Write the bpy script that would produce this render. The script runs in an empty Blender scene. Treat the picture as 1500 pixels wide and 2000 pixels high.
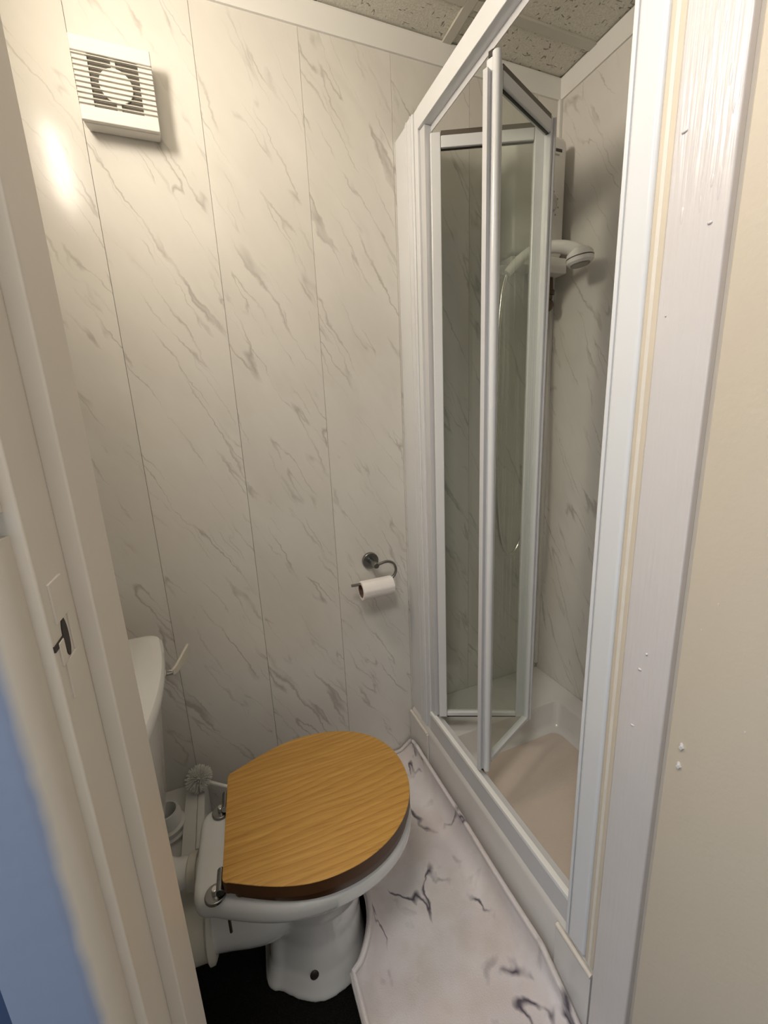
import bpy, bmesh, math, random
from mathutils import Vector, Matrix
random.seed(7)
D = bpy.data
SC = bpy.context.scene
COL = SC.collection
PI = math.pi

# ------------------------------------------------------------------ camera
yaw, pitch, roll = 0.3705, -0.2299, -0.0454
cam_pos = Vector((-1.153, -1.249, 1.2933))
fw = Vector((math.sin(yaw) * math.cos(pitch), math.cos(yaw) * math.cos(pitch), math.sin(pitch)))
rt = Vector((math.cos(yaw), -math.sin(yaw), 0))
up = rt.cross(fw)
r2 = rt * math.cos(roll) + up * math.sin(roll)
u2 = -rt * math.sin(roll) + up * math.cos(roll)
cd = D.cameras.new('camera')
cd.sensor_fit = 'HORIZONTAL'
cd.sensor_width = 36.0
cd.lens = 36.0 * 810.23 / 1500.0
cd.clip_start = 0.01
cam = D.objects.new('camera', cd)
M = Matrix((r2, u2, -fw)).transposed().to_4x4()
M.translation = cam_pos
cam.matrix_world = M
COL.objects.link(cam)
SC.camera = cam

# ------------------------------------------------------------------ world (daylight in the hallway) and exposure
W = D.worlds.new('hall_daylight')
SC.world = W
W.use_nodes = True
W.node_tree.nodes['Background'].inputs[0].default_value = (0.70, 0.83, 1.0, 1)
W.node_tree.nodes['Background'].inputs[1].default_value = 1.25
LAMP = 51.0            # strength of the wall lamp's diffuser
LAMP_COL = (1.0, 0.89, 0.74)
def area_light(name, loc, target, size, power, col, shape='DISK'):
    ld = D.lights.new(name, 'AREA')
    ld.shape = shape
    ld.size = size
    ld.energy = power
    ld.color = col
    o = D.objects.new(name, ld)
    o.location = loc
    o.rotation_euler = (Vector(target) - Vector(loc)).to_track_quat('-Z', 'Y').to_euler()
    COL.objects.link(o)
    return o
area_light('hall_ceiling_lamp', (-1.36, -1.28, 2.28), (-1.28, -1.18, 0), 0.40, 11.0, (1.0, 0.94, 0.85))
SC.view_settings.view_transform = 'Standard'
SC.view_settings.look = 'None'
SC.view_settings.exposure = 0.30
SC.view_settings.gamma = 1.0
SC.view_settings.use_curve_mapping = False

# ------------------------------------------------------------------ materials
class NT:
    def __init__(self, name):
        self.m = D.materials.new(name)
        self.m.use_nodes = True
        self.t = self.m.node_tree
        self.b = self.t.nodes['Principled BSDF']
    def n(self, typ, **kw):
        x = self.t.nodes.new(typ)
        for k, v in kw.items():
            if k in x.inputs:
                x.inputs[k].default_value = v
            else:
                setattr(x, k, v)
        return x
    def l(self, a, b):
        self.t.links.new(a, b)
    def math(self, op, a, b=None, c=None, clamp=False):
        x = self.t.nodes.new('ShaderNodeMath')
        x.operation = op
        x.use_clamp = clamp
        for i, v in enumerate((a, b, c)):
            if v is None:
                continue
            if isinstance(v, (int, float)):
                x.inputs[i].default_value = v
            else:
                self.l(v, x.inputs[i])
        return x.outputs[0]
    def mix(self, f, a, b):
        x = self.t.nodes.new('ShaderNodeMix')
        x.data_type = 'RGBA'
        for s, v in ((x.inputs[0], f), (x.inputs[6], a), (x.inputs[7], b)):
            if isinstance(v, (int, float)):
                s.default_value = v
            elif isinstance(v, tuple):
                s.default_value = (*v, 1)
            else:
                self.l(v, s)
        return x.outputs[2]
    def bump(self, h, strength, dist=0.001):
        x = self.n('ShaderNodeBump', Strength=strength, Distance=dist)
        self.l(h, x.inputs['Height'])
        self.l(x.outputs[0], self.b.inputs['Normal'])
    def ramp(self, f, lo, hi):
        x = self.n('ShaderNodeMapRange')
        x.inputs[1].default_value = lo
        x.inputs[2].default_value = hi
        x.clamp = True
        self.l(f, x.inputs[0])
        return x.outputs[0]
    def noise(self, vec, scale, detail=3, rough=0.5, dist=0.0):
        x = self.n('ShaderNodeTexNoise', Scale=scale, Detail=detail, Roughness=rough, Distortion=dist)
        self.l(vec, x.inputs['Vector'])
        return x.outputs[0]
    def mapping(self, vec, scale=(1, 1, 1), rot=(0, 0, 0), loc=(0, 0, 0)):
        x = self.n('ShaderNodeMapping')
        x.inputs['Scale'].default_value = scale
        x.inputs['Rotation'].default_value = rot
        x.inputs['Location'].default_value = loc
        self.l(vec, x.inputs['Vector'])
        return x.outputs[0]

def plain(name, col, rough=0.4, metal=0.0, spec=0.5, coat=0.0, var=0.04, vscale=12, bump=0.0, bscale=60):
    t = NT(name)
    pos = t.n('ShaderNodeNewGeometry').outputs['Position']
    n = t.noise(pos, vscale, 4)
    c = t.mix(n, tuple(max(0, v * (1 - var)) for v in col), tuple(min(1, v * (1 + var)) for v in col))
    t.l(c, t.b.inputs['Base Color'])
    t.b.inputs['Roughness'].default_value = rough
    t.b.inputs['Metallic'].default_value = metal
    t.b.inputs['Specular IOR Level'].default_value = spec
    t.b.inputs['Coat Weight'].default_value = coat
    t.b.inputs['Coat Roughness'].default_value = 0.08
    if bump:
        t.bump(t.noise(pos, bscale, 3), bump, 0.002)
    return t.m

def marble(name, axis):
    """glossy pvc wall panel: cream with thin grey diagonal veins, print differs from panel to panel"""
    t = NT(name)
    pos = t.n('ShaderNodeNewGeometry').outputs['Position']
    sep = t.n('ShaderNodeSeparateXYZ')
    t.l(pos, sep.inputs[0])
    h = sep.outputs[0] if axis == 'x' else t.math('MULTIPLY', sep.outputs[1], -1.0)
    z = sep.outputs[2]
    rnd = t.n('ShaderNodeObjectInfo').outputs['Random']
    off = t.math('MULTIPLY', rnd, 23.0)
    # along = direction of the veins (down and to the right), across = square to it
    a = math.radians(61)
    along = t.math('SUBTRACT', t.math('MULTIPLY', h, math.cos(a)), t.math('MULTIPLY', z, math.sin(a)))
    across = t.math('ADD', t.math('MULTIPLY', h, math.sin(a)), t.math('MULTIPLY', z, math.cos(a)))
    def vec(sa, sc, o):
        c = t.n('ShaderNodeCombineXYZ')
        t.l(t.math('MULTIPLY', along, sa), c.inputs[0])
        t.l(t.math('MULTIPLY', across, sc), c.inputs[1])
        t.l(t.math('ADD', off, o), c.inputs[2])
        return c.outputs[0]
    warp = t.noise(vec(9, 9, 3.1), 1.0, 4, 0.65)
    across0 = across
    across = t.math('ADD', across, t.math('MULTIPLY', t.math('SUBTRACT', warp, 0.5), 0.05))
    def veins(sa, sc, o, w, lo, hi):
        n = t.noise(vec(sa, sc, o), 1.0, 2, 0.45)
        d = t.math('ABSOLUTE', t.math('SUBTRACT', n, 0.5))
        line = t.math('SUBTRACT', 1.0, t.ramp(d, 0.0, w))
        m = t.ramp(t.noise(vec(sa * 2.2, sc * 1.1, o + 7.7), 1.0, 3, 0.6), lo, hi)
        return t.math('MULTIPLY', line, m)
    v1 = veins(1.5, 12, 0.0, 0.015, 0.47, 0.60)
    v2 = veins(2.2, 19, 5.0, 0.017, 0.47, 0.62)
    v3 = veins(2.0, 8, 9.0, 0.07, 0.50, 0.72)
    cloud = t.noise(vec(2.0, 4.5, 2.0), 1.0, 4, 0.6)
    base = t.mix(t.ramp(cloud, 0.3, 0.7), (0.68, 0.655, 0.61), (0.77, 0.745, 0.70))
    base = t.mix(t.math('MULTIPLY', v3, 0.22), base, (0.50, 0.47, 0.42))
    vv = t.math('MULTIPLY', t.math('MAXIMUM', v1, t.math('MULTIPLY', v2, 0.8)), 0.68, clamp=True)
    c = t.mix(vv, base, (0.36, 0.335, 0.30))
    t.l(c, t.b.inputs['Base Color'])
    t.b.inputs['Roughness'].default_value = 0.19
    t.b.inputs['Specular IOR Level'].default_value = 0.32
    t.bump(t.noise(pos, 14, 2), 0.10, 0.004)
    return t.m

M_back = marble('marble_panel_back', 'x')
M_side = marble('marble_panel_side', 'y')
M_white = plain('white_plastic', (0.80, 0.79, 0.76), 0.32, var=0.02)
M_fan = plain('fan_white_plastic', (0.72, 0.70, 0.66), 0.35, var=0.02)
M_alu = plain('white_coated_aluminium', (0.71, 0.72, 0.74), 0.22, var=0.02)
M_rib = plain('lit_trim_white', (0.88, 0.88, 0.87), 0.3, var=0.01)  # extra white stands in for lamp light on the track's top
M_alu2 = plain('white_profile_grey', (0.60, 0.60, 0.62), 0.25, var=0.02)
M_ceram = plain('white_ceramic', (0.76, 0.76, 0.75), 0.12, coat=0.5, var=0.02)
M_tray = plain('white_acrylic', (0.70, 0.68, 0.66), 0.2, coat=0.2, var=0.03)
M_trayfloor = plain('tray_floor_acrylic', (0.66, 0.57, 0.50), 0.45, var=0.06, bump=0.4, bscale=300)
M_paint = plain('cream_gloss_paint', (0.66, 0.60, 0.52), 0.42, var=0.03, bump=0.25, bscale=25)
def m_paintw():
    t = NT('old_white_gloss_paint')
    pos = t.n('ShaderNodeNewGeometry').outputs['Position']
    t.l(t.mix(t.noise(pos, 12, 4), (0.62, 0.585, 0.58), (0.67, 0.635, 0.63)), t.b.inputs['Base Color'])
    t.b.inputs['Roughness'].default_value = 0.24
    t.b.inputs['Coat Weight'].default_value = 0.2
    t.bump(t.math('ADD', t.noise(t.mapping(pos, (1, 210, 9)), 1.0, 2), t.math('MULTIPLY', t.noise(pos, 45, 2), 0.5)), 0.35, 0.002)
    return t.m
M_paintw = m_paintw()
M_door = plain('cream_satin_paint', (0.56, 0.485, 0.385), 0.5, var=0.02, bump=0.15, bscale=120)
M_seal = plain('aged_cream_sealant', (0.62, 0.54, 0.43), 0.5, var=0.08)
M_bead = plain('cream_tile_bead', (0.74, 0.69, 0.62), 0.35, var=0.08, vscale=50)
M_bar = plain('ceiling_grid_grey', (0.58, 0.555, 0.49), 0.5, var=0.04)
M_chrome = plain('chrome', (0.72, 0.71, 0.69), 0.14, metal=1.0, var=0.03)
M_dchrome = plain('dark_chrome', (0.30, 0.30, 0.29), 0.25, metal=1.0, var=0.06)
M_brass = plain('tarnished_brass', (0.13, 0.10, 0.07), 0.35, metal=0.8, var=0.2)
M_dark = plain('dark_rubber', (0.03, 0.022, 0.018), 0.6)
M_brown = plain('brown_seal', (0.12, 0.10, 0.08), 0.5)
M_print = plain('black_print', (0.03, 0.03, 0.03), 0.5)
M_printg = plain('grey_print', (0.35, 0.34, 0.32), 0.5)
M_knob = plain('smoky_knob_plastic', (0.58, 0.55, 0.55), 0.15, coat=0.5)
M_bristle = plain('white_bristle', (0.86, 0.84, 0.78), 0.5)
M_paper = plain('tissue_paper', (0.88, 0.84, 0.82), 0.9, spec=0.1, bump=0.5, bscale=90)
M_card = plain('brown_card', (0.16, 0.10, 0.07), 0.9)
M_hall = plain('cream_emulsion', (0.70, 0.66, 0.60), 0.8)
M_slab = plain('plasterboard', (0.62, 0.59, 0.54), 0.8)
M_connector = plain('aged_white_pipe', (0.66, 0.63, 0.55), 0.4, var=0.10, vscale=18)
M_darkwood = plain('brown_hardwood_edge', (0.085, 0.038, 0.015), 0.35, var=0.25, vscale=30)

def m_arch():
    t = NT('architrave_blue_to_cream')  # blue-grey across the front face, blending to cream at the inner edge
    pos = t.n('ShaderNodeNewGeometry').outputs['Position']
    sep = t.n('ShaderNodeSeparateXYZ')
    t.l(pos, sep.inputs[0])
    e = t.math('ADD', sep.outputs[0], t.math('MULTIPLY', t.math('SUBTRACT', t.noise(pos, 30, 3), 0.5), 0.004))
    f = t.ramp(e, -1.2815, -1.2755)
    t.l(t.mix(f, (0.24, 0.29, 0.42), (0.62, 0.56, 0.48)), t.b.inputs['Base Color'])
    t.b.inputs['Roughness'].default_value = 0.5
    t.bump(t.noise(pos, 60, 3), 0.3, 0.001)
    return t.m
M_arch = m_arch()
M_notch = plain('notch_shade_grey', (0.25, 0.23, 0.20), 0.7)  # dark tone put into the colour so the recess reads as shaded
M_navy = plain('navy_wall_paint', (0.035, 0.065, 0.14), 0.6)

def m_carpet():
    t = NT('black_carpet')
    pos = t.n('ShaderNodeNewGeometry').outputs['Position']
    n = t.noise(pos, 420, 2)
    t.l(t.mix(n, (0.004, 0.004, 0.004), (0.022, 0.021, 0.019)), t.b.inputs['Base Color'])
    t.b.inputs['Roughness'].default_value = 1.0
    t.b.inputs['Specular IOR Level'].default_value = 0.05
    t.bump(n, 0.9, 0.006)
    return t.m
M_carpet = m_carpet()

def m_tile():
    """fissured mineral-fibre ceiling tile"""
    t = NT('fissured_ceiling_tile')
    pos = t.n('ShaderNodeNewGeometry').outputs['Position']
    w = t.mapping(pos, (105, 46, 1))
    n = t.noise(w, 1.0, 2, 0.4, 0.6)
    w2 = t.mapping(pos, (42, 120, 1), loc=(4, 9, 0))
    n2 = t.noise(w2, 1.0, 2, 0.4, 0.6)
    pits = t.math('MAXIMUM', t.ramp(n, 0.66, 0.70), t.ramp(n2, 0.67, 0.71))
    fine = t.noise(pos, 240, 3, 0.7)
    f2 = t.ramp(fine, 0.35, 0.7)
    c = t.mix(f2, (0.62, 0.595, 0.52), (0.80, 0.775, 0.70))
    c = t.mix(t.math('MULTIPLY', pits, 0.75), c, (0.16, 0.15, 0.12))
    t.l(c, t.b.inputs['Base Color'])
    t.b.inputs['Roughness'].default_value = 0.95
    t.b.inputs['Specular IOR Level'].default_value = 0.1
    t.bump(t.math('SUBTRACT', fine, pits), 0.6, 0.002)
    return t.m
M_tile = m_tile()

def m_oak():
    t = NT('golden_oak')
    co = t.n('ShaderNodeTexCoord').outputs['Object']
    w = t.noise(t.mapping(co, (1.5, 7, 1)), 1.0, 2, 0.5)
    sep = t.n('ShaderNodeSeparateXYZ')
    t.l(co, sep.inputs[0])
    y2 = t.math('ADD', t.math('ADD', sep.outputs[1], t.math('MULTIPLY', sep.outputs[0], -0.10)), t.math('MULTIPLY', w, 0.10))
    rings = t.math('FRACT', t.math('MULTIPLY', y2, 62))
    rings = t.math('POWER', rings, 2.2)
    fib = t.noise(t.mapping(co, (14, 420, 1)), 1.0, 3, 0.6)
    fib2 = t.noise(t.mapping(co, (5, 120, 1), loc=(3, 1, 0)), 1.0, 3, 0.6)
    c = t.mix(t.ramp(fib2, 0.3, 0.7), (0.47, 0.255, 0.060), (0.58, 0.33, 0.090))
    c = t.mix(t.math('MULTIPLY', rings, 0.55), c, (0.32, 0.15, 0.030))
    c = t.mix(t.math('MULTIPLY', t.ramp(fib, 0.52, 0.72), 0.55), c, (0.27, 0.125, 0.025))
    t.l(c, t.b.inputs['Base Color'])
    t.b.inputs['Roughness'].default_value = 0.42
    t.b.inputs['Specular IOR Level'].default_value = 0.35
    t.bump(fib, 0.12, 0.001)
    return t.m
M_oak = m_oak()

def m_mat():
    """plush bath mat printed like white marble with ink-dark veins"""
    t = NT('marble_print_plush')
    co = t.n('ShaderNodeTexCoord').outputs['Object']
    wob = t.n('ShaderNodeTexNoise', Scale=7.0, Detail=4.0)
    t.l(co, wob.inputs['Vector'])
    add = t.n('ShaderNodeVectorMath', operation='MULTIPLY_ADD')
    t.l(wob.outputs['Color'], add.inputs[0])
    add.inputs[1].default_value = (0.14, 0.14, 0)
    t.l(co, add.inputs[2])
    p = add.outputs[0]
    n = t.noise(t.mapping(p, (6.5, 3.6, 1), rot=(0, 0, 0.35)), 1.0, 2, 0.5)
    line = t.math('SUBTRACT', 1.0, t.ramp(t.math('ABSOLUTE', t.math('SUBTRACT', n, 0.52)), 0.002, 0.020))
    msk = t.ramp(t.noise(t.mapping(co, (7, 7, 1), loc=(2.9, 0.9, 0)), 1.0, 3), 0.44, 0.54)
    ink = t.math('MULTIPLY', line, msk)
    blot = t.math('MULTIPLY', t.ramp(t.noise(t.mapping(p, (13, 13, 1), loc=(5, 2, 0)), 1.0, 3), 0.64, 0.74), 0.35)
    ink = t.math('MAXIMUM', ink, blot)
    cl = t.ramp(t.noise(co, 5.0, 4), 0.35, 0.65)
    cl2 = t.ramp(t.noise(t.mapping(co, loc=(8, 3, 0)), 9.0, 3), 0.45, 0.7)
    c = t.mix(cl, (0.72, 0.66, 0.68), (0.82, 0.79, 0.80))
    c = t.mix(t.math('MULTIPLY', cl2, 0.55), c, (0.60, 0.52, 0.46))
    c = t.mix(t.math('MULTIPLY', ink, 0.9), c, (0.045, 0.035, 0.065))
    t.l(c, t.b.inputs['Base Color'])
    t.b.inputs['Roughness'].default_value = 0.95
    t.b.inputs['Specular IOR Level'].default_value = 0.1
    t.b.inputs['Sheen Weight'].default_value = 0.2
    t.bump(t.noise(co, 350, 2), 0.6, 0.002)
    return t.m
M_mat = m_mat()

def m_glass(name, tint, streak=0.0):
    """thin pane: see-through with a grey-green tint, mirror-like at a glancing angle"""
    t = NT(name)
    out = t.t.nodes['Material Output']
    t.t.nodes.remove(t.b)
    tr = t.n('ShaderNodeBsdfTransparent')
    tr.inputs[0].default_value = (*tint, 1)
    gl = t.n('ShaderNodeBsdfGlossy')
    gl.inputs['Color'].default_value = (0.9, 0.95, 0.92, 1)
    gl.inputs['Roughness'].default_value = 0.03
    fr = t.n('ShaderNodeFresnel')
    bf = t.n('ShaderNodeNewGeometry').outputs['Backfacing']
    t.l(t.math('SUBTRACT', 1.5, t.math('MULTIPLY', bf, 1.5 - 1 / 1.5)), fr.inputs['IOR'])
    if streak:
        pos = t.n('ShaderNodeNewGeometry').outputs['Position']
        n = t.noise(t.mapping(pos, (70, 70, 2.2)), 1.0, 3, 0.5, 0.8)
        b = t.n('ShaderNodeBump', Strength=streak, Distance=0.002)
        t.l(n, b.inputs['Height'])
        t.l(b.outputs[0], gl.inputs['Normal'])
        t.l(b.outputs[0], fr.inputs['Normal'])
    if streak:
        z = t.n('ShaderNodeSeparateXYZ')
        t.l(pos, z.inputs[0])
        run = t.noise(t.mapping(pos, (130, 130, 1.6), loc=(3, 1, 0)), 1.0, 2, 0.4, 0.5)
        run = t.math('MULTIPLY', t.ramp(run, 0.50, 0.62), t.math('MULTIPLY', t.ramp(z.outputs[2], 0.55, 0.75), t.math('SUBTRACT', 1.0, t.ramp(z.outputs[2], 1.62, 1.70))))
        df = t.n('ShaderNodeBsdfDiffuse')
        df.inputs[0].default_value = (0.75, 0.75, 0.70, 1)
        m0 = t.n('ShaderNodeMixShader')
        t.l(t.math('MULTIPLY', run, 0.13), m0.inputs[0])
        t.l(tr.outputs[0], m0.inputs[1])
        t.l(df.outputs[0], m0.inputs[2])
        tr = m0
    mx = t.n('ShaderNodeMixShader')
    t.l(t.math('MULTIPLY', fr.outputs[0], 0.6), mx.inputs[0])
    t.l(tr.outputs[0], mx.inputs[1])
    t.l(gl.outputs[0], mx.inputs[2])
    t.l(mx.outputs[0], out.inputs['Surface'])
    return t.m
M_glass = m_glass('shower_glass', (0.90, 0.915, 0.895))
M_glass2 = m_glass('streaky_shower_glass', (0.92, 0.935, 0.915), 0.25)

def m_lamp():
    t = NT('lamp_diffuser')
    pos = t.n('ShaderNodeNewGeometry').outputs['Position']
    n = t.noise(pos, 30, 2)
    t.l(t.mix(n, tuple(v * .97 for v in LAMP_COL), LAMP_COL), t.b.inputs['Emission Color'])
    t.b.inputs['Emission Strength'].default_value = LAMP
    return t.m
M_lamp = m_lamp()

# ------------------------------------------------------------------ mesh helpers
def box(bm, x0, x1, y0, y1, z0, z1):
    v = [bm.verts.new((x, y, z)) for x in (x0, x1) for y in (y0, y1) for z in (z0, z1)]
    for f in ((0, 1, 3, 2), (4, 6, 7, 5), (0, 4, 5, 1), (2, 3, 7, 6), (0, 2, 6, 4), (1, 5, 7, 3)):
        bm.faces.new([v[i] for i in f])
    return bm

def rings(bm, rs, cap0=True, cap1=True):
    vs = [[bm.verts.new(p) for p in r] for r in rs]
    n = len(rs[0])
    for a, b in zip(vs, vs[1:]):
        for i in range(n):
            bm.faces.new((a[i], a[(i + 1) % n], b[(i + 1) % n], b[i]))
    if cap0:
        bm.faces.new(list(reversed(vs[0])))
    if cap1:
        bm.faces.new(vs[-1])
    return bm

def tube(bm, pts, r, seg=14, caps=True):
    pts = [Vector(p) for p in pts]
    rr = r if isinstance(r, (list, tuple)) else [r] * len(pts)
    prev = None
    rs = []
    for i, p in enumerate(pts):
        d = (pts[min(i + 1, len(pts) - 1)] - pts[max(i - 1, 0)]).normalized()
        if prev is None:
            a = Vector((0, 0, 1)) if abs(d.z) < 0.9 else Vector((1, 0, 0))
            u = d.cross(a).normalized()
        else:
            u = (prev - d * prev.dot(d)).normalized()
        prev = u
        w = d.cross(u)
        rs.append([p + (u * math.cos(2 * PI * k / seg) + w * math.sin(2 * PI * k / seg)) * rr[i] for k in range(seg)])
    return rings(bm, rs, caps, caps)

def spline(pts, n=8):
    P = [Vector(p) for p in pts]
    P = [P[0] * 2 - P[1]] + P + [P[-1] * 2 - P[-2]]
    out = []
    for i in range(1, len(P) - 2):
        for k in range(n):
            t = k / n
            a, b, c, d = P[i - 1], P[i], P[i + 1], P[i + 2]
            out.append(0.5 * ((2 * b) + (c - a) * t + (2 * a - 5 * b + 4 * c - d) * t * t + (3 * b - a - 3 * c + d) * t ** 3))
    out.append(P[-2])
    return out

def cyl(bm, p0, p1, r0, r1=None, seg=24):
    return tube(bm, [p0, p1], [r0, r1 if r1 is not None else r0], seg)

def prism(bm, outline, z0, z1):
    return rings(bm, [[(x, y, z0) for x, y in outline], [(x, y, z1) for x, y in outline]])

def obj(name, bm, mat, parent=None, bevel=0.0, smooth=False, loc=None, seg=2):
    me = D.meshes.new(name)
    bmesh.ops.recalc_face_normals(bm, faces=bm.faces)
    bm.to_mesh(me)
    bm.free()
    me.materials.append(mat)
    o = D.objects.new(name, me)
    COL.objects.link(o)
    if parent:
        o.parent = parent
    if loc:
        o.location = loc
    if smooth or bevel:
        for p in me.polygons:
            p.use_smooth = True
        try:
            me.set_sharp_from_angle(angle=math.radians(38))
        except Exception:
            pass
    if bevel:
        b = o.modifiers.new('bevel', 'BEVEL')
        b.width = bevel
        b.segments = seg
        b.limit_method = 'ANGLE'
        b.harden_normals = True
    return o

def B(*a):
    return box(bmesh.new(), *a)

def empty(name, loc=(0, 0, 0), rz=0.0):
    o = D.objects.new(name, None)
    o.empty_display_size = 0.1
    o.location = loc
    o.rotation_euler = (0, 0, rz)
    COL.objects.link(o)
    return o

def tag(o, label, cat, group=None):
    o['label'] = label
    o['category'] = cat
    if group:
        o['group'] = group
    return o

def struct(o, label=None, cat=None):
    o['kind'] = 'structure'
    if label:
        o['label'] = label
    if cat:
        o['category'] = cat
    return o

# ------------------------------------------------------------------ room numbers (metres; back wall Y=0, shower side wall X=0)
XL = -1.525         # left wall
ZC = 2.29           # ceiling
YF, YH = -0.845, -0.958   # front wall: room face and hall face
DL, DR = -1.262, -0.588   # door lining faces
PT = 0.008          # panel thickness

# floor
struct(obj('floor', B(-2.4, 0.12, -2.6, 0.12, -0.08, 0.0), M_carpet), 'black short-pile carpet floor around the toilet', 'floor')

# back wall: plasterboard with 250 mm panels in front, open joints between them
wb = struct(obj('wall_back', B(XL - .1, 0.12, PT, 0.12, 0, ZC + .1), M_slab), 'back wall of cream marble-effect panels behind the toilet', 'wall')
js = [XL, -1.34, -1.09, -0.84, -0.59, -0.34, -0.09, 0.0]
for a, b in zip(js, js[1:]):
    obj('panel', B(a + .0003, b - .0003, 0, PT + .001, 0.0, ZC), M_back, wb, bevel=0.0006, seg=1)
# right wall (shower)
wr = struct(obj('wall_right', B(PT, 0.12, YF - .1, 0.0, 0, ZC + .1), M_slab), 'side wall of cream marble-effect panels inside the shower', 'wall')
js = [0.0, -0.345, -0.595, YF - .1]
for a, b in zip(js, js[1:]):
    obj('panel', B(0, PT + .001, b + .0003, a - .0003, 0.0, ZC), M_side, wr, bevel=0.0006, seg=1)
# left wall
wl = struct(obj('wall_left', B(XL - .12, XL - PT, YF - .1, 0.0, 0, ZC + .1), M_slab), 'left wall of marble-effect panels behind the cistern', 'wall')
js = [0.0, -0.25, -0.50, -0.75, YF]
for a, b in zip(js, js[1:]):
    obj('panel', B(XL - PT - .001, XL, b + .0003, a - .0003, 0.0, ZC), M_side, wl, bevel=0.0006, seg=1)

# front wall around the doorway
bm = bmesh.new()
box(bm, -2.4, DL - .022, YH, YF, 0, ZC + .1)
box(bm, DR + .022, 0.12, YH, YF, 0, ZC + .1)
box(bm, DL - .022, DR + .022, YH, YF, 2.02, ZC + .1)
struct(obj('wall_front', bm, M_slab), 'front wall holding the doorway the photo is taken through', 'wall')

bm = bmesh.new()
box(bm, -2.4, -1.323, YH - .008, YH - .0005, 0, ZC + .1)
box(bm, -.55, .12, YH - .008, YH - .0005, 0, ZC + .1)
struct(obj('wall_hall', bm, M_navy), 'navy painted hall side of the wall at the far left edge', 'wall')

# the hallway the camera stands in: unseen opposite wall and ceiling, added so daylight enters only by the open end
struct(obj('wall_opposite_unseen', B(-3.2, 0.5, -2.6, -2.5, 0, ZC + .1), M_hall), 'plain cream unseen hallway wall opposite the doorway, added to block daylight', 'wall')
struct(obj('ceiling_hall_unseen', B(-3.2, 0.5, -2.6, YF - .1005, ZC + .03, ZC + .1), M_hall), 'plain unseen hallway ceiling, added to block daylight', 'ceiling')

# ceiling: grid bars and fissured tiles
ce = struct(obj('ceiling', B(XL - .1, 0.12, YF - .1, 0.12, ZC + .03, ZC + .1), M_slab), 'suspended ceiling of fissured tiles in a grid', 'ceiling')
xs_, ys_ = [XL, -1.022, -0.425, 0.0], [0.0, -0.135, -0.735, YF]
for a, b in zip(xs_, xs_[1:]):
    for c, d in zip(ys_, ys_[1:]):
        obj('ceiling_tile', B(a + .003, b - .003, d + .003, c - .003, ZC + .003, ZC + .018), M_tile, ce)
for x in xs_[1:-1]:
    obj('grid_bar', B(x - .013, x + .013, YF, 0, ZC - .004, ZC + .0028), M_bar, ce, bevel=.0008)
for y in ys_[1:-1]:
    for a, b in zip(xs_, xs_[1:]):
        obj('grid_bar', B(a + .0135, b - .0135, y - .013, y + .013, ZC - .0036, ZC + .0028), M_bar, ce, bevel=.0008)

# coving: angled white plastic trim under the ceiling
def coving(name, p0, p1, inward, label):
    bm = bmesh.new()
    prof = [(0.0, -0.050), (0.006, -0.050), (0.016, -0.004), (0.016, 0.0), (0.0, 0.0)]
    rs = []
    for p in (p0, p1):
        rs.append([(p[0] + inward[0] * a, p[1] + inward[1] * a, ZC - .0005 + z) for a, z in prof])
    rings(bm, rs)
    return struct(obj(name, bm, M_white), label, 'coving')
coving('trim_1', (XL, 0, 0), (0, 0, 0), (0, -1), 'cream ceiling trim along the top of the back wall')
coving('trim_2', (0, YF, 0), (0, 0, 0), (-1, 0), 'cream ceiling trim along the top of the shower side wall')
coving('trim_3', (XL, YF, 0), (XL, 0, 0), (1, 0), 'cream ceiling trim along the top of the left wall')
# slim corner bead in the shower
struct(obj('trim_4', B(-.012, -.0001, -.012, -.0001, .235, ZC - .05), M_white, bevel=.002), 'slim upright corner bead in the shower corner', 'trim')

# ------------------------------------------------------------------ doorway: lining, stops, architrave
dj = empty('door_frame', (0, YH, 0))
struct(dj, 'painted wooden door frame around the doorway in the foreground', 'door frame')
def dpart(name, bm, mat, **k):
    o = obj(name, bm, mat, dj, **k)
    o.matrix_parent_inverse = Matrix.Translation((0, -YH, 0))
    return o
dpart('lining', B(DL - .022, DL, YH - .001, YF + .004, 0, 2.02), M_paint, bevel=.002)
dpart('lining', B(DR, DR + .022, YH - .001, YF + .004, 0, 2.02), M_paint, bevel=.002)
dpart('lining', B(DL - .022, DR + .022, YH - .001, YF + .004, 2.0202, 2.044), M_paint, bevel=.002)
dpart('door_stop', B(DL - .001, DL + .012, -0.911, YF + .003, 0, 2.02), M_paint, bevel=.002)
st = dpart('door_stop', B(DR - .012, DR + .001, -0.911, YF + .006, 0, 2.02), M_paintw, bevel=.003)
st['label'] = 'white gloss door stop with paint drips beside the shower'
dpart('door_stop', B(DL + .0125, DR - .0125, -0.911, YF + .003, 2.008, 2.0198), M_paint, bevel=.002)
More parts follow.
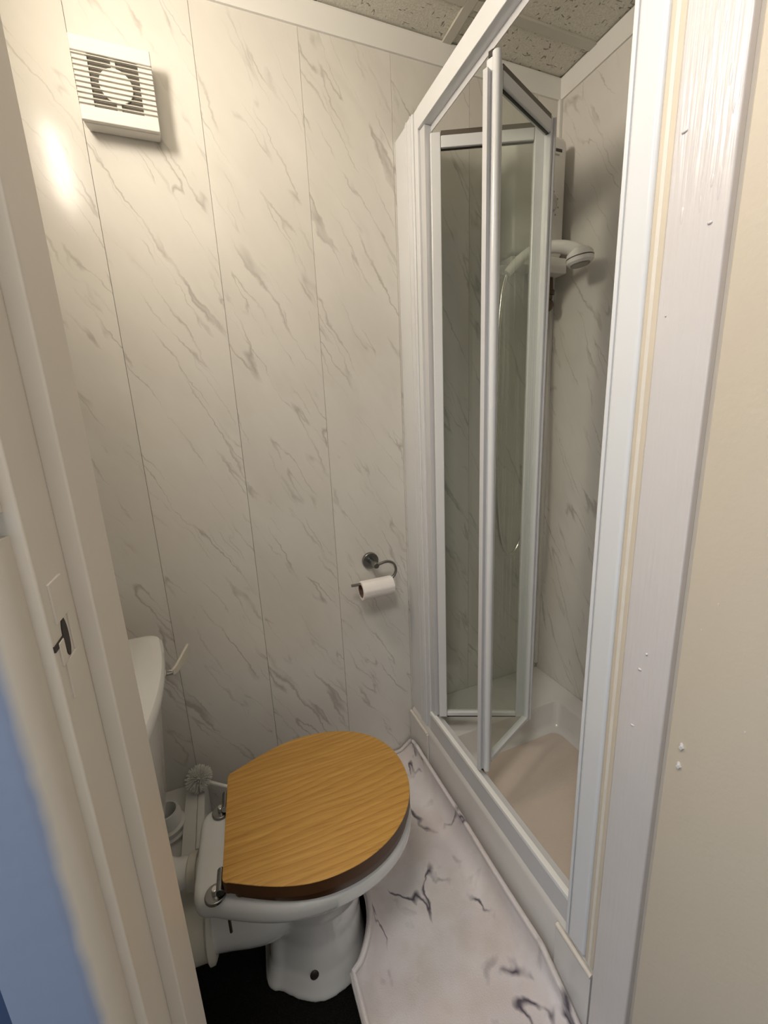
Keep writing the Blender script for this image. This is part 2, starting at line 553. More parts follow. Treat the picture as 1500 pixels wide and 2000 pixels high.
# raised paint runs and dents on the right stop
def lump(y, z, ry, rz, h=.0018):
    bm = bmesh.new()
    bmesh.ops.create_uvsphere(bm, u_segments=10, v_segments=6, radius=1)
    for v in bm.verts:
        v.co = Vector((DR - .012 + v.co.x * h, y + v.co.y * ry, z + v.co.z * rz))
    return bm
bm = bmesh.new()
for k in range(9):
    y = random.uniform(-.905, -.858)
    z = random.uniform(1.50, 1.72)
    tmp = lump(y, z, random.uniform(.0012, .0022), random.uniform(.006, .020), .0005)
    me = D.meshes.new('t'); tmp.to_mesh(me); tmp.free(); bm.from_mesh(me); D.meshes.remove(me)
for (y, z, a, c) in ((-.852, 1.60, .004, .002), (-.893, 1.49, .003, .002), (-.852, 1.40, .001, .001), (-.868, .90, .003, .0018), (-.876, .93, .002, .002), (-.866, .80, .003, .001)):
    tmp = lump(y, z, a, c, .002)
    me = D.meshes.new('t'); tmp.to_mesh(me); tmp.free(); bm.from_mesh(me); D.meshes.remove(me)
dr = dpart('paint_drips', bm, M_paintw, smooth=True)
dr['kind'] = 'stuff'
# strike plate painted over, with the dark latch hole
bm = bmesh.new()
zc = 1.160
for (y0, y1, z0, z1) in ((-.948, -.925, zc + .013, zc + .040), (-.948, -.925, zc - .040, zc - .014), (-.929, -.9245, zc - .014, zc + .013), (-.952, -.9435, zc - .014, zc + .002)):
    box(bm, DL - .001, DL + .0012, y0, y1, z0, z1)
dpart('strike_plate', bm, M_paint, bevel=.0006)
bm = bmesh.new()
cyl(bm, (DL - .0005, -.9375, zc), (DL + .0006, -.9375, zc), 1)
for v in bm.verts:
    v.co.y = -.9375 + (v.co.y + .9375) * .0048
    v.co.z = zc + (v.co.z - zc) * .0135
dpart('latch_hole', bm, M_dark)
dpart('latch_slot', B(DL - .0005, DL + .0007, -.958, -.9415, zc - .001, zc + .003), M_dark)
# architrave on the hall side, left: rounded inner edge, notched where an old keep sat
def arch(z0, z1, x1=DL - .007):
    bm = bmesh.new()
    R = .016
    out = [(-1.322, YH - .0005), (x1, YH - .0005)]
    for k in range(9):
        a = k / 8 * PI / 2
        out.append((x1 - R + R * math.cos(a), YH - .008 - R * math.sin(a)))
    out.append((-1.322, YH - .024))
    return prism(bm, out, z0, z1)
dpart('architrave', arch(0, 1.236), M_arch, smooth=True)
dpart('architrave_notch', arch(1.2363, 1.2497, DL - .030), M_notch, smooth=True)
dpart('architrave', arch(1.25, 2.05), M_arch, smooth=True)

# open flush door on the right, swung out towards the hall
dd = obj('door_1', B(-.632, -.590, -1.60, -.940, .006, 2.0), M_door, bevel=.0015)
struct(dd, 'cream painted flush door standing open at the right edge', 'door')
for (y, z) in ((-.9575, .848), (-.9572, .818)):
    bm = bmesh.new()
    bmesh.ops.create_icosphere(bm, subdivisions=2, radius=1)
    for v in bm.verts:
        q = v.co * (1 + .25 * math.sin(v.co.y * 5 + v.co.z * 7))
        v.co = Vector((-.632 + q.x * .004, y + q.y * .0028, z + q.z * .0055))
    o = obj('screw_head', bm, M_paintw, dd, smooth=True)
for (y, z) in ((-.975, 1.06), (-.990, 1.30), (-.961, 1.02), (-1.02, .92)):
    o = obj('paint_chip', B(-.6325, -.6318, y - .0006, y + .0006, z - .0012, z + .0012), M_paintw, dd)

# ------------------------------------------------------------------ wall lamp on the left wall (lights the room; seen in the reflections)
lamp = tag(empty('wall_lamp', (XL, -.52, 2.09)), 'round white bulkhead wall lamp high on the left wall', 'lamp')
bm = bmesh.new()
cyl(bm, (0, 0, 0), (.018, 0, 0), .125, .122, 40)
obj('lamp_base', bm, M_white, lamp, bevel=.003)
bm = bmesh.new()
rs = []
for k in range(7):
    a = k / 6 * PI / 2 * .97
    rs.append([(.0185 + .018 * math.sin(a), .112 * math.cos(a) * math.cos(2 * PI * j / 32), .112 * math.cos(a) * math.sin(2 * PI * j / 32)) for j in range(32)])
rings(bm, rs)
obj('lamp_diffuser', bm, M_lamp, lamp, smooth=True)

# ------------------------------------------------------------------ extractor fan
fan = tag(empty('extractor_fan', (-1.2585, 0, 2.007)), 'white square slatted extractor fan high on the back wall', 'extractor fan')
H = .0748
bm = bmesh.new()     # body: rim between wall and grille, open in front
rs = []
for (y, s) in ((-.001, .071), (-.008, .072), (-.040, H)):
    rs.append([(sx * s, y, sz * s) for sx, sz in ((-1, -1), (1, -1), (1, 1), (-1, 1))])
rings(bm, rs)
obj('fan_body', bm, M_fan, fan, bevel=.004)
obj('face_plate', B(-H, H, -.0505, -.041, .047, H), M_fan, fan, bevel=.002)
obj('face_plate', B(-H, H, -.0505, -.041, -H, -.048), M_fan, fan, bevel=.002)
M_slat = plain('fan_slat_plastic', (0.62, 0.59, 0.54), .5, var=.02)
n = 10
for k in range(n):
    z = .0475 - (k + .5) * (.0955 / n)
    obj('slat', B(-H, H, -.0505, -.0465, z - .0009, z + .0009), M_slat, fan, bevel=.0004, seg=1)
# inner plate behind the slats: side cheeks, dark plate painted as the opening's shade, round motor cap, two ribs
obj('side_cheek', B(-H + .001, -.047, -.0464, -.0405, -.048, .047), M_fan, fan)
obj('side_cheek', B(.047, H - .001, -.0464, -.0405, -.048, .047), M_fan, fan)
obj('fan_opening_shade', B(-.0468, .0468, -.0425, -.0405, -.047, .046), plain('fan_painted_shadow', (0.13, 0.12, 0.10), .6), fan)
bm = bmesh.new()
cyl(bm, (0, -.0462, -.001), (0, -.0426, -.001), .032, .032, 36)
obj('motor_cap', bm, M_fan, fan, bevel=.001)
obj('fan_rib', B(-.0045, .0045, -.0455, -.0426, .031, .0465), M_fan, fan)
obj('fan_rib', B(-.0045, .0045, -.0455, -.0426, -.0475, -.033), M_fan, fan)

# ------------------------------------------------------------------ shower tray
tr = tag(empty('shower_tray', (-.295, -.43, 0)), 'white raised shower tray with a beige textured floor', 'shower tray')
def tp(name, bm, mat, **k):
    o = obj(name, bm, mat, tr, **k)
    o.matrix_parent_inverse = Matrix.Translation((.295, .43, 0))
    return o
def rrect(x0, x1, y0, y1, r, z, n=6):
    out = []
    for cx, cy, a0 in ((x1 - r, y1 - r, 0), (x0 + r, y1 - r, PI / 2), (x0 + r, y0 + r, PI), (x1 - r, y0 + r, 1.5 * PI)):
        for k in range(n + 1):
            a = a0 + k / n * PI / 2
            out.append((cx + r * math.cos(a), cy + r * math.sin(a), z))
    return out
bm = bmesh.new()
rs = [rrect(-.592, -.001, -.840, -.001, .006, .001), rrect(-.592, -.001, -.840, -.001, .006, .196),
      rrect(-.590, -.001, -.839, -.001, .008, .205), rrect(-.583, -.002, -.836, -.002, .01, .2135),
      rrect(-.565, -.068, -.775, -.196, .022, .2135), rrect(-.560, -.074, -.770, -.203, .024, .210), rrect(-.557, -.078, -.767, -.207, .025, .200),
      rrect(-.545, -.090, -.755, -.218, .028, .140), rrect(-.538, -.098, -.748, -.226, .032, .126), rrect(-.522, -.113, -.732, -.243, .036, .1185)]
rings(bm, rs, True, False)
tp('basin', bm, M_tray, smooth=True)
bm = bmesh.new()
rings(bm, [rrect(-.524, -.111, -.734, -.241, .037, .112), rrect(-.524, -.111, -.734, -.241, .037, .1188)])
tp('tray_floor', bm, M_trayfloor)
# low boxing boards either side of the tray front, each with its cream bead
tp('end_board', B(-.5995, -.5926, -.836, -.7435, .001, .190), M_tray, bevel=.001)
tp('end_board', B(-.5995, -.5926, -.1415, -.002, .001, .194), M_tray, bevel=.001)
bm = bmesh.new()
tube(bm, [(-.597, -.836, .1915), (-.597, -.744, .1985)], .0055, 10)
tp('bead', bm, M_bead, smooth=True)
bm = bmesh.new()
tube(bm, [(-.596, -.136, .197), (-.596, -.004, .197)], .0050, 10)
tp('bead', bm, M_bead, smooth=True)

# ------------------------------------------------------------------ shower enclosure: frame and bifold door
en = tag(empty('shower_enclosure', (-.57, -.45, .2137)), 'white framed glass shower enclosure with a half-open bifold door', 'shower enclosure')
EI = Matrix.Translation((.57, .45, -.2137))
def ep(name, bm, mat, parent=None, **k):
    o = obj(name, bm, mat, parent or en, **k)
    if parent is None:
        o.matrix_parent_inverse = EI
    return o
ZT = 2.036
ZB = .214
ep('filler_profile', B(-.585, -.556, -.070, -.0005, ZB, ZT), M_alu, bevel=.002)
ep('filler_profile', B(-.589, -.556, -.1195, -.0715, ZB, ZT), M_alu, bevel=.003)
ep('wall_profile', B(-.585, -.552, -.1405, -.1203, ZB, ZT), M_alu, bevel=.0015)
for y in (-.084, -.108):
    ep('profile_ridge', B(-.5905, -.5888, y - .002, y + .002, ZB, ZT), M_alu, bevel=.0007)
ep('pivot_jamb', B(-.579, -.556, -.166, -.141, .2865, 1.9895), M_alu2, bevel=.001)
ep('top_rail', B(-.586, -.548, -.7675, -.1408, 1.990, ZT), M_alu, bevel=.0015)
ep('rail_lip', B(-.5605, -.5585, -.7675, -.1408, 1.975, 1.9898), M_alu2)
ep('bottom_track', B(-.585, -.552, -.7675, -.1408, ZB, .275), M_alu2, bevel=.001)
ep('track_rib', B(-.5862, -.5725, -.7675, -.1408, .2752, .287), M_rib, bevel=.0015)
# near jamb: flat strip, line, then the wide rounded profile
ep('jamb_strip', B(-.598, -.556, -.7745, -.768, ZB, ZC - .02), M_alu, bevel=.0012)
ep('jamb_profile', B(-.600, -.556, -.818, -.7753, ZB, ZC - .02), M_alu, bevel=.007, seg=4)
ep('sealant', B(-.5985, -.562, -.8392, -.8185, ZB, ZC - .02), M_seal, bevel=.003)
ep('sealant_bead', B(-.5992, -.5975, -.832, -.826, ZB, ZC - .03), M_bead, bevel=.0008)

def leaf(p0, p1, z0, z1, gmat, w0=.026, w1=.026, th=.018):
    """one glazed leaf standing between two plan points; the pane is the part, its frame pieces are sub-parts"""
    p0 = Vector((*p0, 0)); p1 = Vector((*p1, 0))
    d = (p1 - p0)
    L = d.length
    ang = math.atan2(d.y, d.x)
    pane = obj('door_pane', B(w0 - .006, L - w1 + .006, -.002, .002, z0 + .016, z1 - .030), gmat, en)
    pane.matrix_parent_inverse = EI
    pane.location = p0
    pane.rotation_euler = (0, 0, ang)
    h = th / 2
    def q(name, bm, mat, **k):
        return obj(name, bm, mat, pane, **k)
    q('stile', B(0, w0, -h, h, z0, z1), M_alu, bevel=.003)
    q('stile', B(L - w1, L, -h, h, z0, z1), M_alu, bevel=.003)
    q('leaf_rail', B(w0 + .0003, L - w1 - .0003, -h, h, z1 - .034, z1 - .008), M_alu, bevel=.002)
    q('leaf_rail', B(w0 + .0003, L - w1 - .0003, -h, h, z0 + .004, z0 + .018), M_alu, bevel=.002)
    q('seal', B(w0 + .0003, L - w1 - .0003, -h + .001, h - .001, z1 - .0078, z1 + .002), M_brown)
    q('seal', B(w0 + .0003, L - w1 - .0003, -h + .004, h - .004, z0 - .002, z0 + .0038), M_dark)
    q('gasket', B(w0 + .0003, L - w1 - .0003, -.0030, .0030, z1 - .0355, z1 - .0342), M_dark)
    return pane, L, q
hinge, fold, slide = (-.570, -.178), (-.318, -.304), (-.566, -.419)
pa, La, qa = leaf(hinge, (fold[0], fold[1] + .008), .296, 1.962, M_glass)
pb, Lb, qb = leaf((fold[0] - .001, fold[1] - .011), slide, .296, 1.962, M_glass2, .012, .036)
# slider stile extras on the leading edge: magnet strip and rounded pull
bm = bmesh.new()
tube(bm, [(Lb - .004, .013, .300), (Lb - .004, .013, 1.966)], .009, 12)
qb('pull_profile', bm, M_alu, smooth=True)
qb('magnet_strip', B(Lb + .0004, Lb + .013, -.008, .003, .300, 1.940), M_alu2, bevel=.001)
qb('slider_block', B(Lb - .016, Lb - .002, -.005, .005, 1.9635, 1.974), M_dark)
qb('slider_block', B(Lb - .016, Lb - .002, -.005, .005, .288, .2955), M_dark)
bm = bmesh.new()
cyl(bm, (-.002, .010, .30), (-.002, .010, 1.96), .004, seg=10)
qb('hinge_rod', bm, M_alu2, smooth=True)

# ------------------------------------------------------------------ electric shower unit
su = tag(empty('electric_shower', (-.143, 0, 1.905)), 'white electric shower unit with a round dial in the shower corner', 'shower')
hw, yf = .0985, -.088
def rr2(s, y, zt=.185, zb=-.150, r=.02):
    pts = []
    for cx, cz, a0 in ((hw - s - r, zt - s - r, 0), (-hw + s + r, zt - s - r, PI / 2), (-hw + s + r, zb + s + r, PI), (hw - s - r, zb + s + r, 1.5 * PI)):
        for k in range(7):
            a = a0 + k / 6 * PI / 2
            pts.append((cx + r * math.cos(a), y, cz + r * math.sin(a)))
    return pts
bm = bmesh.new()
rings(bm, [rr2(.003, -.0005), rr2(0, -.012), rr2(0, yf + .014), rr2(.003, yf + .005), rr2(.009, yf)])
obj('casing', bm, M_white, su, smooth=True)
obj('outlet_box', B(.030, hw + .004, -.104, -.0006, -.196, -.1505), M_white, su, bevel=.004)
obj('outlet_box', B(-hw + .004, .0295, -.080, -.0006, -.172, -.1505), M_white, su, bevel=.004)
# dial with grip, print marks
kx = .028
bm = bmesh.new()
cyl(bm, (kx, yf - .0002, .0), (kx, yf - .012, .0), .031, .028, 32)
obj('dial', bm, M_knob, su, bevel=.002)
bm = bmesh.new()
cyl(bm, (kx, yf - .0122, -.012), (kx, yf - .024, -.012), .016, .014, 24)
obj('dial_grip', bm, M_knob, su, bevel=.002)
def mark(name, x, z, w, h, mat):
    obj(name, B(x - w / 2, x + w / 2, yf - .0008, yf + .001, z - h / 2, z + h / 2), mat, su)
mark('logo_bar', .064, .146, .024, .008, M_print)
mark('name_print', .053, .134, .026, .004, M_printg)
mark('print_mark', .040, .065, .017, .004, M_printg)
for k in range(9):
    a = math.radians(-40 + k * 32)
    mark('scale_dot', kx + .042 * math.cos(a), .042 * math.sin(a), .0035, .0045, M_printg)
for k in range(3):
    mark('scale_dot', .042 - k * .006, -.062 - k * .009, .004, .004, M_print)
bm = bmesh.new()
fl = [(-.006, 0), (-.004, .008), (0, .004), (.001, .016), (.006, .008), (.007, 0), (.003, -.006), (-.003, -.006)]
rings(bm, [[(.040 + x, yf - .0008, -.095 + z) for x, z in fl], [(.040 + x, yf + .001, -.095 + z) for x, z in fl]])
obj('flame_symbol', bm, M_print, su)
# water inlet and valve below
bm = bmesh.new()
cyl(bm, (.078, -.055, -.1962), (.078, -.055, -.232), .011, .013, 16)
cyl(bm, (.078, -.055, -.2322), (.078, -.055, -.248), .018, .018, 6)
cyl(bm, (.078, -.055, -.2482), (.078, -.055, -.262), .012, .012, 16)
obj('inlet_valve', bm, M_brass, su, bevel=.0015)
bm = bmesh.new()
bmesh.ops.create_uvsphere(bm, u_segments=18, v_segments=10, radius=.017)
for v in bm.verts:
    v.co = Vector((.078 + v.co.x, -.055 + v.co.y, -.279 + v.co.z * 1.15))
obj('pressure_valve', bm, M_brass, su, smooth=True)

# handset bracket, handset and hose
br = tag(empty('handset_bracket', (-.268, 0, 1.706)), 'white oval bracket on the wall holding the shower handset', 'bracket')
bm = bmesh.new()
bmesh.ops.create_uvsphere(bm, u_segments=24, v_segments=12, radius=1)
for v in bm.verts:
    v.co = Vector((v.co.x * .020, -.024 + v.co.y * .022, v.co.z * .018))
obj('bracket_body', bm, M_white, br, smooth=True)
bm = bmesh.new()
out = []
for s in (1, -1):
    for k in range(9):
        a = -PI / 2 + k / 8 * PI
        out.append((s * (.010 + .014 * math.cos(a)), s * .014 * math.sin(a)))
rings(bm, [[(x + .002, -.047 - .06 * 0, z + .002) for x, z in out], [(x + .002, -.085, z + .004) for x, z in out]])
obj('cradle', bm, M_white, br, bevel=.003)
bm = bmesh.new()
out2 = [(x * .72, z * .72) for x, z in out]
rings(bm, [[(x + .002, -.0852, z + .004) for x, z in out2], [(x + .002, -.0875, z + .004) for x, z in out2]])
obj('cradle_inset', bm, M_tray, br, bevel=.001)

hs = tag(empty('shower_handset', (-.29, -.10, 1.69)), 'white curved shower handset lying across the electric shower unit', 'shower head')
def hp(name, bm, mat, **k):
    o = obj(name, bm, mat, hs, **k)
    o.matrix_parent_inverse = Matrix.Translation((.29, .10, -1.69))
    return o
bm = bmesh.new()
path = spline([(-.272, -.104, 1.694), (-.258, -.112, 1.711), (-.235, -.126, 1.733), (-.206, -.146, 1.750), (-.171, -.170, 1.752), (-.142, -.190, 1.748), (-.116, -.205, 1.739), (-.095, -.214, 1.730)], 5)
rad = [.0105 + .0055 * min(1, i / (len(path) - 1) * 1.3) + .002 for i in range(len(path))]
tube(bm, path, rad, 16)
hp('handle', bm, M_white, smooth=True)
hc = Vector((-.099, -.213, 1.716))
ax = Vector((.10, -.06, -1)).normalized()
def disc(bm, prof, c, axis, seg=36):
    a = axis.normalized()
    u = a.cross(Vector((0, 1, 0))).normalized()
    w = a.cross(u)
    rings(bm, [[c + a * t + (u * math.cos(2 * PI * k / seg) + w * math.sin(2 * PI * k / seg)) * r for k in range(seg)] for t, r in prof])
bm = bmesh.new()
disc(bm, [(-.029, .004), (-.0275, .014), (-.022, .026), (-.011, .0355), (-.001, .038)], hc, ax)
hp('head_shell', bm, M_white, smooth=True)
bm = bmesh.new()
disc(bm, [(-.0008, .0365), (.002, .0365)], hc, ax)
hp('head_gap', bm, M_brown)
bm = bmesh.new()
disc(bm, [(.0022, .0375), (.012, .037), (.018, .031)], hc, ax)
hp('head_ring', bm, M_white, smooth=True)
bm = bmesh.new()
disc(bm, [(.0182, .027), (.0215, .025)], hc, ax)
hp('spray_face', bm, plain('spray_plate_grey', (.30, .27, .23), .4), smooth=True)

bm = bmesh.new()
pts = spline([(-.276, -.102, 1.688), (-.290, -.101, 1.62), (-.299, -.100, 1.45), (-.296, -.098, 1.10), (-.275, -.098, .86), (-.228, -.096, .785), (-.170, -.09, .86), (-.142, -.08, 1.05), (-.136, -.07, 1.35), (-.136, -.06, 1.60), (-.137, -.056, 1.7310)], 16)
tube(bm, pts, .0062, 10)
ho = obj('shower_hose', bm, M_chrome, smooth=True)
tag(ho, 'thin silver shower hose hanging in a long loop behind the glass', 'hose')

# ------------------------------------------------------------------ toilet
to = tag(empty('toilet', (-1.240, -.424, 0), math.radians(-4)), 'white ceramic toilet with a closed golden oak wooden lid', 'toilet')
def plan(xb, xf, w, wb, n=22, xm=None, p=2.25, rc=.03):
    """closed outline, squarish rear of half-width wb, widest w, round front"""
    xm = xm if xm is not None else xb + (xf - xb) * .52
    half = []
    rc = min(rc, wb * .5)
    for k in range(5):
        a = PI / 2 * k / 4
        half.append((xb + rc - rc * math.cos(a), wb - rc + rc * math.sin(a)))
    for k in range(1, n):
        t = k / n
        s = math.sin(t * PI / 2)
        half.append((xb + rc + (xm - xb - rc) * t, wb + (w - wb) * s))
    for k in range(n + 1):
        a = PI / 2 * k / n
        half.append((xm + (xf - xm) * math.sin(a) ** (2 / p), w * max(0, math.cos(a)) ** (2 / p)))
    half[-1] = (xf, 0.0)
    other = [(x, -y) for x, y in reversed(half[:-1])]
    return half + other
def at(out, z):
    return [(x, y, z) for x, y in out]
bm = bmesh.new()
rs = [at(plan(.040, .292, .127, .075, p=2.4), 0.0),
      at(plan(.040, .292, .127, .075, p=2.4), .010),
      at(plan(.045, .288, .121, .072, p=2.4), .022),
      at(plan(.055, .282, .110, .066), .06),
      at(plan(.060, .280, .103, .062), .13),
      at(plan(.050, .290, .106, .062), .20),
      at(plan(.030, .345, .122, .065), .26),
      at(plan(-.005, .375, .142, .075), .292),
      at(plan(-.050, .400, .160, .095), .314),
      at(plan(-.066, .414, .173, .104), .327),
      at(plan(-.068, .421, .179, .106), .340),
      at(plan(-.067, .423, .181, .106), .364),
      at(plan(-.063, .420, .178, .103), .376),
      at(plan(-.055, .412, .170, .096), .3805)]
rings(bm, rs)
tube(bm, spline([(.20, 0, .215), (.10, 0, .213), (.04, 0, .208), (-.02, 0, .197), (-.06, 0, .190), (-.085, 0, .188)], 2), [.060, .075, .088, .093, .091, .084, .075, .069, .065, .063, .062], 24)
pan = obj('pan', bm, M_ceram, to, smooth=True)     # bowl, foot and trap cast in one piece
rm = pan.modifiers.new('cast', 'REMESH')
rm.mode = 'VOXEL'
rm.voxel_size = 0.0045
rm.use_smooth_shade = True
sm = pan.modifiers.new('soften', 'SMOOTH')
sm.factor = 0.5
sm.iterations = 14
bm = bmesh.new()
prof = [(-.050, .070), (-.054, .079), (-.062, .080), (-.068, .071), (-.125, .070), (-.128, .064), (-.235, .062)]
rings(bm, [[(x, r * math.cos(2 * PI * k / 28), .186 + r * math.sin(2 * PI * k / 28)) for k in range(28)] for x, r in prof])
obj('pan_connector', bm, M_connector, to, smooth=True)
# flush inlet spigot with elbow running up to the cistern
bm = bmesh.new()
tube(bm, spline([(-.045, .015, .315), (-.085, .018, .315), (-.125, .02, .320), (-.150, .022, .345), (-.153, .022, .400)], 6), .030, 20)
obj('flush_pipe', bm, M_white, to, smooth=True)
bm = bmesh.new()
cyl(bm, (-.072, .016, .315), (-.092, .018, .315), .037, .035, 24)
obj('pipe_collar', bm, M_connector, to, bevel=.003)
# fixing hole in the side of the foot
bm = bmesh.new()
bmesh.ops.create_uvsphere(bm, u_segments=20, v_segments=10, radius=1)
for v in bm.verts:
    v.co = Vector((.150 + v.co.x * .0105, -.1065 + v.co.y * .005, .062 + v.co.z * .0135))
obj('fixing_hole', bm, M_dark, to, smooth=True)
bm = bmesh.new()
cyl(bm, (-.002, -.112, .285), (-.002, -.112, .330), .003, seg=10)
obj('fixing_bolt', bm, M_brass, to)
# seat and lid
def seat_plan(xb, xf, w, wb):
    return plan(xb, xf, w, wb, 26, xb + (xf - xb) * .47, 2.15, .012)
bm = bmesh.new()
rings(bm, [at(seat_plan(.020, .412, .182, .128), .384), at(seat_plan(.018, .414, .184, .130), .387), at(seat_plan(.018, .414, .184, .130), .406), at(seat_plan(.020, .412, .182, .128), .4080)])
obj('seat', bm, M_darkwood, to, smooth=True)
bm = bmesh.new()
rings(bm, [at(seat_plan(.002, .418, .189, .132), .4086), at(seat_plan(0, .420, .191, .134), .411), at(seat_plan(0, .420, .191, .134), .4372)])
rim = obj('lid_edge', bm, M_darkwood, to, smooth=True)
bm = bmesh.new()
rings(bm, [at(seat_plan(0, .420, .191, .134), .4374), at(seat_plan(.0006, .4194, .1904, .1335), .4385), at(seat_plan(.003, .417, .188, .131), .4392)])
lid = obj('lid', bm, M_oak, to, smooth=True)
for y in (.082, -.105):
    bm = bmesh.new()
    cyl(bm, (-.020, y, .3807), (-.020, y, .387), .0215, .020, 24)
    h = obj('hinge', bm, M_dchrome, to, bevel=.0015)
    bm = bmesh.new()
    cyl(bm, (-.008, y - .016, .402), (-.008, y + .030, .402), .0085, seg=16)
    obj('hinge_barrel', bm, M_dchrome, h, bevel=.001)
    bm = bmesh.new()
    cyl(bm, (-.020, y, .3872), (-.020, y, .399), .007, .006, 14)
    obj('hinge_post', bm, M_chrome, h, bevel=.001)
for (x, y) in ((.06, .12), (.06, -.12), (.33, .10), (.33, -.10)):
    obj('seat_buffer', B(x - .012, x + .012, y - .006, y + .006, .3806, .3842), M_dark, to)

# ------------------------------------------------------------------ cistern
ci = tag(empty('cistern', (XL, -.375, .40)), 'white low-level toilet cistern on the left wall', 'cistern')
def dplan(depth, hw_, bow, z, rc=.04):
    pts = [(0.001, hw_)]
    n = 8
    for k in range(n + 1):           # far front corner
        a = PI / 2 - PI / 2 * k / n
        pts.append((depth - bow - rc + rc * math.cos(a), hw_ - rc + rc * math.sin(a)))
    for k in range(1, 12):
        t = k / 12
        y = (hw_ - rc) * (1 - 2 * t)
        pts.append((depth - bow * (y / (hw_ - rc)) ** 2, y))
    for k in range(n + 1):
        a = -PI / 2 * k / n
        pts.append((depth - bow - rc + rc * math.cos(a), -hw_ + rc + rc * math.sin(a)))
    pts.append((0.001, -hw_))
    return [(x, y, z) for x, y in pts]
bm = bmesh.new()
rings(bm, [dplan(.140, .190, .012, .020), dplan(.158, .205, .014, .035), dplan(.185, .228, .018, .30), dplan(.189, .232, .018, .342)])
obj('tank', bm, M_ceram, ci, smooth=True)
bm = bmesh.new()
rings(bm, [dplan(.196, .238, .020, .3425), dplan(.203, .245, .022, .349), dplan(.205, .247, .022, .366), dplan(.200, .242, .022, .375), dplan(.186, .230, .020, .379)])
obj('cistern_lid', bm, M_ceram, ci, smooth=True)
bm = bmesh.new()
cyl(bm, (.172, .178, .296), (.186, .178, .296), .012, .012, 18)
cyl(bm, (.186, .178, .296), (.200, .178, .296), .007, .007, 14)
lv = obj('flush_handle', bm, M_chrome, ci, bevel=.001)
bm = bmesh.new()
lp = spline([(.199, .176, .296), (.206, .196, .293), (.216, .225, .296), (.232, .262, .306)], 5)
rs = []
for i, p in enumerate(lp):
    w = .008 + .007 * i / (len(lp) - 1)
    rs.append([p + Vector((.003, -.002, w)), p + Vector((-.003, .002, w)), p + Vector((-.003, .002, -w)), p + Vector((.003, -.002, -w))])
rings(bm, rs)
obj('lever_arm', bm, M_connector, lv, bevel=.002)

# ------------------------------------------------------------------ pipe boxing behind the toilet, brush and holder on it
bx = empty('pipe_boxing', (-1.44, -.2, 0))
struct(bx, 'low white pipe boxing in the corner behind the toilet', 'boxing')
def bp(name, bm, mat, **k):
    o = obj(name, bm, mat, bx, **k)
    o.matrix_parent_inverse = Matrix.Translation((1.44, .2, 0))
    return o
bp('boxing_board', B(-1.372, -1.338, -.265, -.0008, .0, .212), M_white, bevel=.002)
bp('boxing_board', B(-1.3375, -1.318, -.255, -.0008, .0, .211), M_white, bevel=.002)
bp('boxing_top', B(XL + .001, -1.3725, -.300, -.0008, .0, .185), M_white, bevel=.002)

tb = tag(empty('toilet_brush', (-1.330, -.062, .25)), 'white bristly toilet brush resting behind the toilet lid', 'brush')
bm = bmesh.new()
bmesh.ops.create_uvsphere(bm, u_segments=16, v_segments=10, radius=.014)
obj('brush_core', bm, M_bristle, tb, smooth=True)
bm = bmesh.new()
for k in range(420):
    zz = random.uniform(-1, 1)
    a = random.uniform(0, 2 * PI)
    s = math.sqrt(1 - zz * zz)
    d = Vector((s * math.cos(a), s * math.sin(a), zz))
    e = (d + Vector((random.uniform(-.12, .12), random.uniform(-.12, .12), random.uniform(-.12, .12)))).normalized()
    tube(bm, [d * .011, e * random.uniform(.036, .040)], .0011, 4)
o = obj('bristles', bm, M_bristle, tb)
o['kind'] = 'stuff'
bm = bmesh.new()
tube(bm, [(.012, -.008, -.006), (.19, -.085, -.070)], .0055, 12)
obj('brush_handle', bm, M_white, tb, smooth=True)

bh = tag(empty('brush_holder', (-1.412, -.150, .185)), 'white round stepped toilet brush holder beside the cistern', 'brush holder')
bm = bmesh.new()
prof = [(0, .048), (.012, .050), (.015, .043), (.030, .045), (.033, .036), (.060, .037), (.075, .032), (.075, .028), (.02, .026)]
rings(bm, [[(r * math.cos(2 * PI * k / 32), r * math.sin(2 * PI * k / 32), z + .0008) for k in range(32)] for z, r in prof])
obj('holder_cup', bm, M_white, bh, smooth=True)

# ------------------------------------------------------------------ toilet roll holder and roll
rh = tag(empty('toilet_roll_holder', (-.727, 0, .822)), 'dark chrome toilet roll holder with curved arm on the back wall', 'roll holder')
bm = bmesh.new()
cyl(bm, (0, -.0004, 0), (0, -.012, 0), .0285, .0275, 36)
obj('wall_rose', bm, M_dchrome, rh, bevel=.002)
bm = bmesh.new()
cyl(bm, (0, -.0122, 0), (0, -.066, 0), .0095, .0095, 20)
obj('post', bm, M_dchrome, rh, bevel=.0015)
bm = bmesh.new()
arm = [(.008, -.058, .001), (.030, -.058, .006), (.046, -.058, .005), (.060, -.058, -.003), (.068, -.058, -.018), (.068, -.058, -.034), (.060, -.058, -.048), (.044, -.058, -.056), (.0, -.058, -.056), (-.086, -.058, -.054)]
tube(bm, spline(arm, 7), .0048, 14)
obj('arm', bm, M_dchrome, rh, smooth=True)

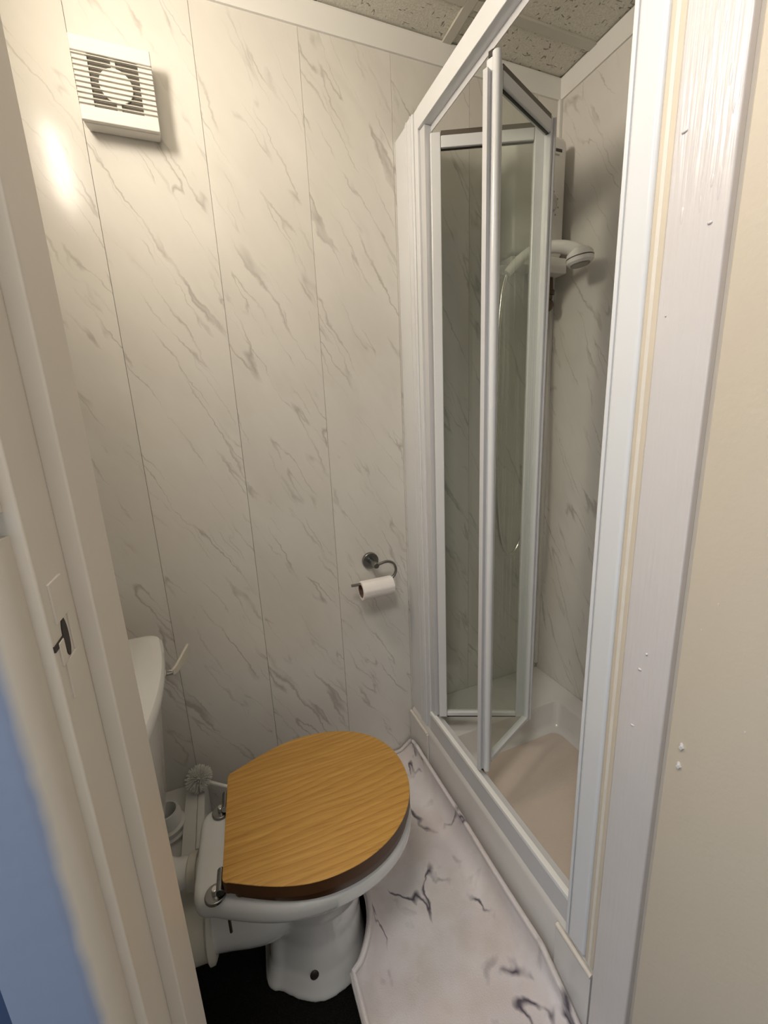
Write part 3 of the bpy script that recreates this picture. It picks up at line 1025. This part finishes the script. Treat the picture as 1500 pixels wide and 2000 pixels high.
tro = tag(empty('toilet_roll', (-.727, -.058, .745)), 'nearly used white toilet roll hanging on the chrome holder', 'toilet roll')
bm = bmesh.new()
def tubering(bm, x0, x1, ro, ri, seg=40, crump=0.0):
    rs = []
    for x, r in ((x0, ri), (x0, ro), ((x0 * 2 + x1) / 3, ro), ((x0 + 2 * x1) / 3, ro), (x1, ro), (x1, ri)):
        ring = []
        for k in range(seg):
            a = 2 * PI * k / seg
            rr = r + (crump * (math.sin(a * 7) + .6 * math.sin(a * 13 + 1)) if r == ro else 0)
            ring.append((x, rr * math.cos(a), rr * math.sin(a)))
        rs.append(ring)
    vs = [[bm.verts.new(p) for p in r] for r in rs]
    for a, b in zip(vs, vs[1:] + vs[:1]):
        for i in range(seg):
            bm.faces.new((a[i], a[(i + 1) % seg], b[(i + 1) % seg], b[i]))
tubering(bm, -.056, .052, .0305, .0225, 44, .0005)
obj('paper', bm, M_paper, tro, smooth=True)
bm = bmesh.new()
tubering(bm, -.0558, .0518, .0224, .0212)
obj('card_tube', bm, M_card, tro, smooth=True)
tro.rotation_euler = (0, math.radians(0), math.radians(2))

# ------------------------------------------------------------------ bath mat, curled up against the tray and the toilet foot
def mat_mesh():
    bm = bmesh.new()
    X0, X1, Y0, Y1 = -1.025, -.555, -.885, -.012
    nx, ny = 56, 90
    R = .075
    rows = []
    for j in range(ny + 1):
        row = []
        for i in range(nx + 1):
            u = i / nx
            v = j / ny
            y = Y0 + (Y1 - Y0) * v
            # rounded corners: shorten the row near the ends
            dy = min(y - Y0, Y1 - y)
            ins = R - math.sqrt(max(0, R * R - (R - dy) ** 2)) if dy < R else 0
            # the near edge of the mat is pushed aside by the toilet foot
            q = (y + .441) / .132
            foot = (-.944 - .07 * abs(q) ** 2.4) if abs(q) < 1.0 else X0
            a, b = max(X0, foot + .004) + ins, X1 - ins
            s = a + (b - a) * u                      # flat coordinate
            x, z = s, .003
            # right edge climbs the tray front
            e = s - (-.655)
            if e > 0:
                ramp = min(1, max(0, (y + .83) / .12))
                top = min(e, .10)
                x = -.655 + .044 * math.sin(min(1, top / .075) * PI / 2) * (1 if ramp > 0 else 1) + max(0, top - .1)
                z = .003 + (.098 * (top / .10) ** 1.7) * (.35 + .65 * ramp) 
                x = x * ramp + s * (1 - ramp) if s < -.602 else min(x * ramp + s * (1 - ramp), -.606)
            # left edge climbs the toilet foot at its far part
            f = a + .055 - s
            if f > 0:
                g = math.exp(-((y + .47) / .16) ** 2)
                z += (f / .055) ** 1.5 * (.018 + .065 * g)
                x += f * .12 * (1 - g)
            # the far corner lifts against the wall
            h = y - (-.075)
            if h > 0:
                z += .035 * (h / .063) ** 1.5
            z += .0016 * math.sin(s * 31 + y * 17) + .0016
            row.append(bm.verts.new((min(x, -.609), y, max(z, .002))))
        rows.append(row)
    for j in range(ny):
        for i in range(nx):
            bm.faces.new((rows[j][i], rows[j][i + 1], rows[j + 1][i + 1], rows[j + 1][i]))
    edge = [rows[0][i] for i in range(nx + 1)] + [rows[j][nx] for j in range(1, ny + 1)] + [rows[ny][i] for i in range(nx - 1, -1, -1)] + [rows[j][0] for j in range(ny - 1, 0, -1)]
    return bm, [v.co.copy() for v in edge]
bm, edge = mat_mesh()
mt = obj('bath_mat', bm, M_mat, smooth=True)
sol = mt.modifiers.new('thickness', 'SOLIDIFY')
sol.thickness = .008
sol.offset = 1
tag(mt, 'pinkish white marble-print bath mat with dark veins between toilet and shower tray', 'bath mat')
bm = bmesh.new()
pts = [p + Vector((-.002 if p.x > -.7 else .003, 0, .005)) for p in edge]
tube(bm, pts + [pts[0]], .0058, 8)
obj('mat_binding', bm, M_mat, mt, smooth=True)
